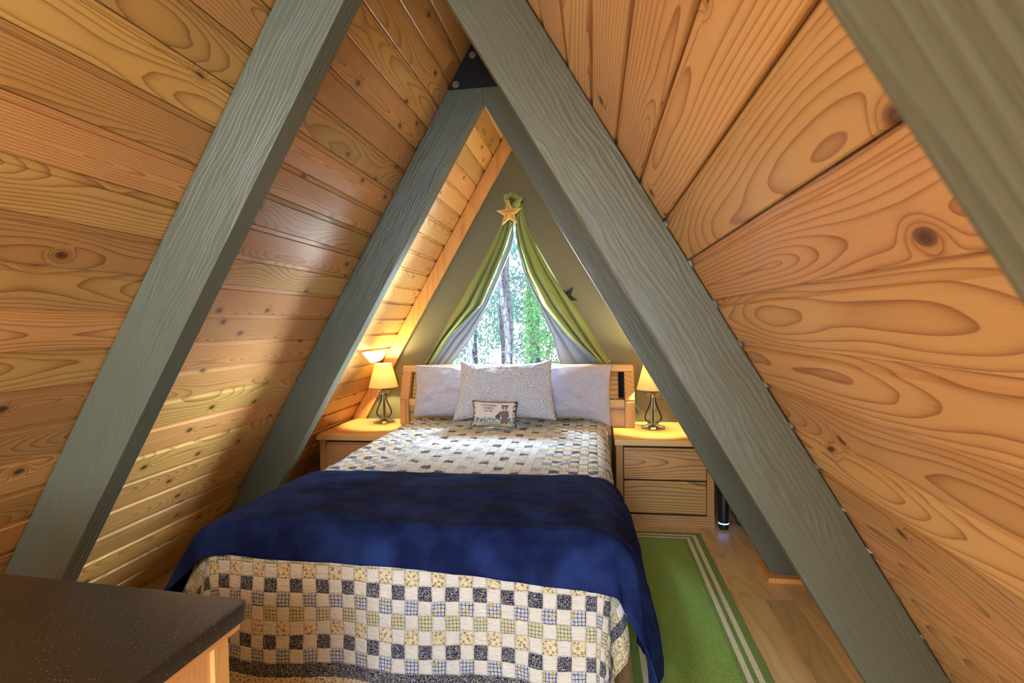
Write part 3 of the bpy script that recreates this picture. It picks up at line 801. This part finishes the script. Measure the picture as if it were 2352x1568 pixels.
# ------------------------------------------------------------------ curtains
M_green = fabric('green_curtain_cloth', lin(140, 150, 84), scale=300, rough=.6, sheen=.2, wr=.15, trans=.12)
M_lining = fabric('grey_lining_cloth', lin(120, 126, 140), scale=300, rough=.7, wr=.2, trans=.10)
def curtain(outer, inner, lin_in, name, label, nf, seed):
    YC = 4.705
    def arc(P, t):
        d = [0]
        for a, b in zip(P, P[1:]): d.append(d[-1] + math.hypot(b[0] - a[0], b[1] - a[1]))
        x = t * d[-1]
        for i in range(len(P) - 1):
            if x <= d[i + 1] or i == len(P) - 2:
                f = (x - d[i]) / (d[i + 1] - d[i]); return (lerp(P[i][0], P[i + 1][0], f), lerp(P[i][1], P[i + 1][1], f))
    def surf(i, j):      # i across from outer to inner, j down
        a, b = arc(outer, j), arc(inner, j)
        k = i + .04 * math.sin(i * 9 + j * 5 + seed)
        amp = .056 * (1 - math.exp(-i * 5)) * (.35 + .65 * math.sin(min(1, j * 1.3) * math.pi * .5))
        ph = i * nf * 2 * math.pi * (1 - .12 * j) + 1.3 * math.sin(j * 2.3 + seed)
        fold = (abs(math.sin(ph * .5)) ** .8) * amp * 1.6 + .006 * fbm(i * 6, j * 5, seed)
        x = lerp(a[0], b[0], k) + .008 * math.sin(ph) * (1 - abs(2 * i - 1)) 
        return Vector((x, YC - fold - .012 * i, lerp(a[1], b[1], k)))
    bm = new(); bm.loops.layers.uv.new('UVMap'); gridsurf(bm, 70, 70, surf, None, .003)
    o = tag(obj(name, bm, M_green, smooth=True), label, 'curtain')
    def surf2(i, j):
        a, b = arc(inner, j), arc(lin_in, j)
        ph = i * 3 * 2 * math.pi + 1.1 * j; amp = .016 * math.sin(min(1, j * 1.2 + .1) * math.pi * .5)
        x = lerp(a[0], b[0], i * 1.12 - .12); z = lerp(a[1], b[1], i * 1.12 - .12)
        return Vector((x, YC + .012 - abs(math.sin(ph * .5)) * amp + .008 * i, z))
    bm = new(); bm.loops.layers.uv.new('UVMap'); gridsurf(bm, 40, 60, surf2, None, .002)
    obj('lining', bm, M_lining, o, smooth=True)
    return o, YC
Ro = [(.055, 2.52), (.06, 2.44), (.085, 2.34), (.177, 2.127), (.294, 1.908), (.475, 1.626), (.641, 1.358), (.785, 1.135), (1.04, .70)]
Ri = [(-.005, 2.50), (-.008, 2.40), (-.012, 2.309), (.012, 2.132), (.069, 1.915), (.215, 1.631), (.443, 1.36), (.697, 1.14), (.80, 1.0)]
Rl = [(-.005, 2.48), (-.008, 2.37), (-.014, 2.271), (0, 2.133), (.05, 1.915), (.182, 1.632), (.294, 1.362), (.351, 1.141), (.38, .98)]
Lo = [(-.10, 2.52), (-.115, 2.42), (-.15, 2.32), (-.239, 2.141), (-.363, 1.927), (-.528, 1.646), (-.706, 1.373), (-.839, 1.146), (-1.03, .80)]
Li = [(-.045, 2.50), (-.042, 2.40), (-.046, 2.291), (-.094, 2.136), (-.186, 1.922), (-.321, 1.642), (-.608, 1.372), (-.767, 1.146), (-.86, .98)]
Ll = [(-.045, 2.48), (-.038, 2.34), (-.030, 2.234), (-.053, 2.135), (-.147, 1.921), (-.271, 1.641), (-.415, 1.37), (-.592, 1.145), (-.74, .98)]
cR, YC = curtain(Ro, Ri, Rl, 'curtain', 'green curtain swept to the right side of the window, with grey lining', 3, 1.0)
cL, YC = curtain(Lo, Li, Ll, 'curtain', 'green curtain swept to the left side of the window, with grey lining', 2.6, 2.4)
M_pin = plain('white_pin', lin(230, 230, 230), .3)
for c_, (px, pz) in ((cR, (.778, 1.145)), (cL, (-.826, 1.145))):
    bm = new(); lathe(bm, [(.002, 0), (.002, .02), (.007, .021), (.009, .026), (.006, .031)], seg=14, M=Matrix.Translation((px, YC + .012, pz)) @ Matrix.Rotation(R(90), 4, 'X')); obj('push_pin', bm, M_pin, c_, smooth=True)
# gathered knot at the top
bm = new(); bm.loops.layers.uv.new('UVMap')
def kn_(i, j):
    a = i * 2 * math.pi; b = j * 2 * math.pi
    rr = .048 + .003 * math.sin(a * 5) + .006 * math.sin(a * 3 + 1); r_m = .027 + .004 * math.sin(a * 8 + b) + .004 * math.sin(b * 3 + a * 5)
    return Vector((-.022 + (rr + r_m * math.cos(b)) * math.cos(a), 4.600 - r_m * 1.1 * math.sin(b), 2.515 + (rr + r_m * math.cos(b)) * math.sin(a) * 1.05))
gridsurf(bm, 96, 20, kn_); bmesh.ops.remove_doubles(bm, verts=bm.verts, dist=.0005)
kn = tag(obj('curtain_rosette', bm, M_green, smooth=True), 'gathered ring of green cloth above the wooden star', 'curtain rosette')
bm = new(); lathe(bm, [(.004, 0), (.004, .05), (.012, .055), (.014, .066), (.008, .074)], seg=16, M=Matrix.Translation((-.022, 4.70, 2.515)) @ Matrix.Rotation(R(90), 4, 'X'))
obj('wall_hook', bm, plain('chrome_hook', lin(150, 160, 175), .2, .9), kn, smooth=True)

# gold star
st = thing('star_ornament', 'gold five-pointed star hanging where the green curtains meet', 'star', (-.042, 4.535, 2.395), (0, R(-3), 0))
M_star = plain('gold_wood', lin(214, 160, 78), .45, .1, var=.15); M_star2 = plain('pale_gold_edge', lin(240, 206, 120), .4, .15)
def star_pts(r, q=.40): return [(r * (1 if k % 2 == 0 else q) * math.sin(k * math.pi / 5), r * (1 if k % 2 == 0 else q) * math.cos(k * math.pi / 5)) for k in range(10)]
bm = new(); A = star_pts(.112); B = star_pts(.090)
t_ = bmesh.new(); c0 = t_.verts.new((0, -.016, 0)); ring = [t_.verts.new((x, -.006, z)) for x, z in B]
for k in range(10): t_.faces.new((c0, ring[k], ring[(k + 1) % 10]))
back = [t_.verts.new((x, 0.004, z)) for x, z in B]; t_.faces.new(back)
for k in range(10): t_.faces.new((ring[k], back[k], back[(k + 1) % 10], ring[(k + 1) % 10]))
bmesh.ops.recalc_face_normals(t_, faces=t_.faces); merge(bm, t_); obj('star_face', bm, M_star, st)
bm = new(); t_ = bmesh.new()
rows = [[t_.verts.new((x, y, z)) for x, z in star_pts(r)] for r, y in ((.112, .004), (.112, -.004), (.104, -.010), (.092, -.010), (.089, -.002))]
for a, b in zip(rows, rows[1:]):
    for k in range(10): t_.faces.new((a[k], a[(k + 1) % 10], b[(k + 1) % 10], b[k]))
t_.faces.new(rows[0]); bmesh.ops.recalc_face_normals(t_, faces=t_.faces); merge(bm, t_); obj('star_rim', bm, M_star2, st)
bm = new(); tube(bm, [(0, -.002, .105), (.004, .006, .125), (.010, .012, .138)], .004, 6); obj('hanging_cord', bm, plain('red_twine', lin(176, 92, 66), .8), st, smooth=True)
# dark star mostly hidden behind the right curtain
bm = new(); P = [(x, z) for x, z in star_pts(.105)]
t_ = bmesh.new(); c0 = t_.verts.new((0, -.006, 0)); ring = [t_.verts.new((x, 0.0, z)) for x, z in P]; bk = [t_.verts.new((x, .004, z)) for x, z in P]
for k in range(10): t_.faces.new((c0, ring[k], ring[(k + 1) % 10])); t_.faces.new((ring[k], bk[k], bk[(k + 1) % 10], ring[(k + 1) % 10]))
t_.faces.new(bk); bmesh.ops.recalc_face_normals(t_, faces=t_.faces); merge(bm, t_)
tag(obj('wall_star', bm, plain('dark_tin', lin(34, 32, 28), .4, .5), loc=(.415, 4.712, 1.70), rot=(0, R(38), 0)), 'dark metal star whose tip pokes out behind the right curtain', 'star')

# ------------------------------------------------------------------ rug
t = NT('green_runner'); x, y, _ = t.sep(t.obj()); HXr, HYr = .282, 1.02
ex = t.math('SUBTRACT', HXr, t.math('ABSOLUTE', x)); ey = t.math('SUBTRACT', HYr, t.math('ABSOLUTE', y)); e = t.math('MINIMUM', ex, ey)
e = t.add(e, t.mul(t.math('SUBTRACT', t.noise(t.obj(), 120.0), .5), .004))
def band(a, b): return t.mul(t.math('GREATER_THAN', e, a), t.math('LESS_THAN', e, b))
stripe = t.math('MAXIMUM', band(.038, .062), band(.084, .108))
nz = t.noise(t.obj(), 220.0, 2.0)
gr = t.mix(t.ss(nz, .3, .7), lin(104, 140, 50), lin(152, 186, 78)); gr = t.mix(t.mul(t.math('LESS_THAN', e, .13), .35), gr, lin(62, 92, 40))
col = t.mix(stripe, gr, t.mix(t.ss(nz, .3, .7), lin(216, 206, 168), lin(240, 232, 204)))
rib = t.math('SINE', t.add(t.mul(y, 900.0), t.mul(nz, 3.0)))
t.bump(t.add(t.mul(nz, .8), t.mul(rib, .4)), .6, .004); M_rug = t.fin(col, .95, sheen=.3, spec=.1)
bm = new(); box(bm, -HXr, HXr, -HYr, HYr, .001, .012, .004, 2)
tag(obj('rug', bm, M_rug, loc=(1.078, 3.855 - HYr, 0), rot=(0, 0, R(0))), 'green runner rug with two cream border stripes beside the bed', 'rug')

# ------------------------------------------------------------------ slim black device beside the nightstand
sp = thing('tower_speaker', 'slim black cylinder with a blue light ring beside the right nightstand', 'speaker', (1.545, 3.99, 0))
M_blk = plain('black_plastic', lin(24, 28, 32), .4, var=.1)
bm = new(); lathe(bm, [(.030, .006), (.034, .010), (.034, .040)], seg=32); lathe(bm, [(.034, .048), (.034, .33), (.030, .34)], seg=32); obj('body', bm, M_blk, sp, auto=40)
bm = new(); lathe(bm, [(.0335, .040), (.0345, .042), (.0345, .046), (.0335, .048)], seg=32); obj('light_ring', bm, emit('blue_led', (.15, .35, 1.0), 8), sp, smooth=True)
bm = new(); lathe(bm, [(.028, 0), (.028, .006)], seg=24); obj('foot', bm, M_blk, sp)
bm = new(); tube(bm, [(.03, .03, .20), (.06, .05, .22), (.085, .05, .17), (.06, .04, .13), (.08, .03, .08), (.10, .03, .03), (.14, .06, .006), (.2, .1, .005)], .004, 8); obj('cable', bm, M_blk, sp, smooth=True)

# ------------------------------------------------------------------ dresser in the left foreground
dr = thing('dresser', 'pine dresser with a dark speckled top in the bottom left corner', 'dresser', (-.082, 1.045, 0), (0, 0, R(-3.6)))
t = NT('dark_speckled_top'); o_ = t.obj()
n1 = t.noise(o_, 2.4, 3.0); sp1 = t.voro(o_, 190.0, dim='3D'); sp2 = t.mul(t.ss(sp1[0], .20, .10), t.math('LESS_THAN', t.sep(sp1[1])[0], t.mul(t.noise(o_, 6.0, 2.0), .7)))
col = t.mix(n1, lin(38, 34, 28), lin(58, 50, 40)); col = t.mix(sp2, col, lin(190, 180, 160))
t.bump(t.noise(o_, 130.0, 2.0), .12, .003); M_dtop = t.fin(col, t.add(.26, t.mul(t.noise(o_, 9.0), .12)))
W, D, H = 1.04, .66, .90
bm = new()
pts = [(-W, 0), (-W, -D), (0, -D)]
r0 = .022
pts += [(0 - r0 + r0 * math.cos(a), -r0 + r0 * math.sin(a)) for a in [i / 6 * math.pi / 2 for i in range(7)]]
prism(bm, pts, H - .036, H, 'Z', .005, 2); top = obj('top', bm, M_dtop, dr, auto=40)
M_pdr = wood('pale_pine', lin(232, 176, 112), lin(196, 132, 74), axis='Z', knots=.05, vary=.04, rough=.35, contrast=.3)
bm = new(); box(bm, -W + .02, -.014, -D + .02, -.014, H - .058, H - .036, .006, 2); obj('moulding', bm, M_pdr, dr)
for xa, ya in ((-.075, -.075), (-.075, -D + .03), (-W + .03, -.075), (-W + .03, -D + .03)):
    bm = new(); box(bm, xa, xa + .045, ya, ya + .045, 0, H - .058, .003, 1); obj('corner_post', bm, M_pdr, dr)
bm = new(); box(bm, -W + .075, -.075, -.06, -.04, .06, H - .058); obj('back_panel', bm, M_pdr, dr)
for xa in (-.054, -W + .05):
    bm = new(); box(bm, xa, xa + .016, -D + .075, -.075, .06, H - .058); obj('side_panel', bm, M_pdr, dr)
for k in range(3):
    bm = new(); z0 = .09 + k * .25; box(bm, -W + .08, -.08, -D + .02, -D + .05, z0, z0 + .235, .004, 2); d_ = obj('drawer', bm, M_pdr, dr)
    for kx in (-W * .75, -W * .25):
        bm = new(); lathe(bm, [(.008, 0), (.010, .012), (.018, .020), (.014, .030)], seg=18, M=Matrix.Translation((kx, -D + .021, z0 + .12)) @ Matrix.Rotation(R(90), 4, 'X')); obj('knob', bm, M_brass, d_, smooth=True)

# ------------------------------------------------------------------ outside
M_ground = plain('forest_floor', lin(226, 222, 218), .95, bump=.2, bscale=4, var=.3)
bm = new()
def gf(i, j): 
    x, y = lerp(-30, 20, i), lerp(4.95, 60, j)
    return Vector((x, y, -.18 + .05 * fbm(x * .3, y * .3, 0) * min(1, (y - 4.9) * .2)))
gridsurf(bm, 60, 60, gf); obj('ground', bm, M_ground, kind='structure', smooth=True)
t = NT('pine_bark'); x, y, z = t.sep(t.obj()); v = t.voro(t.xyz(t.mul(x, 3.0), t.mul(y, 3.0), z), 6.0, 'DISTANCE_TO_EDGE', '3D')[0]
col = t.mix(t.ss(v, 0.0, .12), lin(60, 60, 72), lin(120, 120, 134)); t.bump(v, .6, .03); M_bark = t.fin(col, .95)
def leafmat(name, c):
    t = NT(name); n = t.noise(t.obj(), 3.0, 2.0); cc = t.mix(n, c, tuple(min(1, v * 1.7) for v in c))
    t.fin(cc, .7); tr = t.n('ShaderNodeBsdfTranslucent'); t.put(tr.inputs[0], cc); m = t.n('ShaderNodeMixShader'); m.inputs[0].default_value = .5
    t.t.links.new(t.b.outputs[0], m.inputs[1]); t.t.links.new(tr.outputs[0], m.inputs[2]); t.t.links.new(m.outputs[0], t.out.inputs[0]); return t.m
M_leafA = leafmat('teal_leaves', lin(120, 164, 160)); M_leafB = leafmat('green_leaves', lin(112, 160, 110)); M_leafC = leafmat('dark_leaves', lin(110, 148, 150))
def leaves(bm, n, cen, rad, size, rnd):
    t = bmesh.new()
    for _ in range(n):
        while True:
            p = Vector((rnd.uniform(-1, 1), rnd.uniform(-1, 1), rnd.uniform(-1, 1)))
            if p.length < 1: break
        c = Vector((cen[0] + p.x * rad[0], cen[1] + p.y * rad[1], cen[2] + p.z * rad[2]))
        if fbm(c.x * 1.1, c.y * 1.1, c.z * 1.1) < -.18: continue
        s = size * rnd.uniform(.5, 1.3)
        a = Vector((rnd.uniform(-1, 1), rnd.uniform(-1, 1), rnd.uniform(-1, 1))).normalized(); b = a.orthogonal().normalized()
        vs = [t.verts.new(c + a * s), t.verts.new(c + b * s * .45), t.verts.new(c - a * s), t.verts.new(c - b * s * .45)]
        t.faces.new(vs)
    merge(bm, t)
def tree(x0, y, z1, x1, r0, label, fol=None, mat=None, seed=1, name='pine_tree', branches=3):
    rnd = random.Random(seed); root = thing(name, label, 'tree', (x0, y, -.2))
    bm = new(); n = 14; P = [(lerp(0, x1 - x0, i / n) + .03 * math.sin(i * 1.3 + seed), 0, (z1 + .2) * i / n) for i in range(n + 1)]
    tube(bm, P, [r0 * lerp(1.15, .7, i / n) for i in range(n + 1)], 14); obj('trunk', bm, M_bark, root, smooth=True)
    for b in range(branches):
        h = rnd.uniform(.35, .9); i = int(h * n); s = rnd.choice((-1, 1)); L = rnd.uniform(.4, 1.0); bm = new()
        p0 = Vector(P[i]); tube(bm, [p0, p0 + Vector((s * L * .4, -.1, .12)), p0 + Vector((s * L * .8, -.15, .10)), p0 + Vector((s * L, -.2, .32))], [r0 * .22, r0 * .15, r0 * .1, r0 * .05], 7); obj('branch', bm, M_bark, root, smooth=True)
    if fol:
        bm = new()
        for cnt, cen, rad, size in fol: leaves(bm, cnt, cen, rad, size, rnd)
        o = obj('foliage', bm, mat or M_leafA, root); o['kind'] = 'stuff'
    return root
tree(-.70, 9.0, 4.6, -1.06, .046, 'leaning grey pine trunk nearest the middle of the window view', seed=2)
tree(-1.33, 13.0, 6.0, -1.46, .060, 'straight dark trunk rising behind the leaning pine', [(2600, (0, .2, 4.6), (1.3, .6, 1.3), .07)], M_leafA, seed=3, branches=5)
tree(-.58, 11.0, 5.0, -.68, .060, 'ivy-covered dark trunk in the right half of the window', [(1500, (.03, -.1, 1.5), (.24, .2, 1.3), .035), (900, (.3, -.1, 1.9), (.5, .3, .7), .03)], M_leafB, seed=4)
tree(-1.22, 8.5, 1.55, -1.33, .055, 'short broken trunk low at the left of the window', seed=5, branches=1)
tree(-2.0, 16.0, 6.5, -2.1, .09, 'thin far trunk between the two left-hand pines', seed=6)
tree(.6, 15.0, 6.5, .45, .07, 'slender far tree seen at the right edge of the window', [(2600, (0, 0, 2.6), (1.3, .8, 1.9), .075)], M_leafB, seed=7)
tree(-3.6, 19.0, 7.0, -3.4, .10, 'far pine seen through the lower left of the window', [(5200, (0, 0, 1.9), (1.7, 1.0, 2.0), .07)], M_leafA, seed=8)
tree(-1.5, 21.0, 7.5, -1.6, .09, 'far leafy tree filling the middle of the window view', [(8000, (0, 0, 2.4), (1.9, 1.0, 2.6), .07)], M_leafC, seed=9)
tree(-.3, 19.0, 7.5, -.2, .08, 'far bright green tree behind the ivy-covered trunk', [(6000, (0, 0, 2.0), (1.3, 1.0, 2.1), .065)], M_leafB, seed=10)
fe = thing('wooden_fence', 'pale wooden picket fence beyond the trees outside the window', 'fence', (-2.6, 14.0, -.2)); M_fence = plain('weathered_fence', lin(176, 160, 150), .9, var=.3)
for z0 in (.15, .50):
    bm = new(); box(bm, -.9, 1.9, -.02, .02, z0, z0 + .06); obj('rail', bm, M_fence, fe)
for k in range(14):
    bm = new(); xx = -.85 + k * .2; box(bm, xx, xx + .11, -.05, -.022, 0, .60 + .04 * math.sin(k * 2.1)); obj('picket', bm, M_fence, fe)

# ------------------------------------------------------------------ to real size
for o in list(sc.objects):
    if o.parent is None and o.type not in ('CAMERA', 'LIGHT'):
        o.location = o.location * S; o.scale = o.scale * S
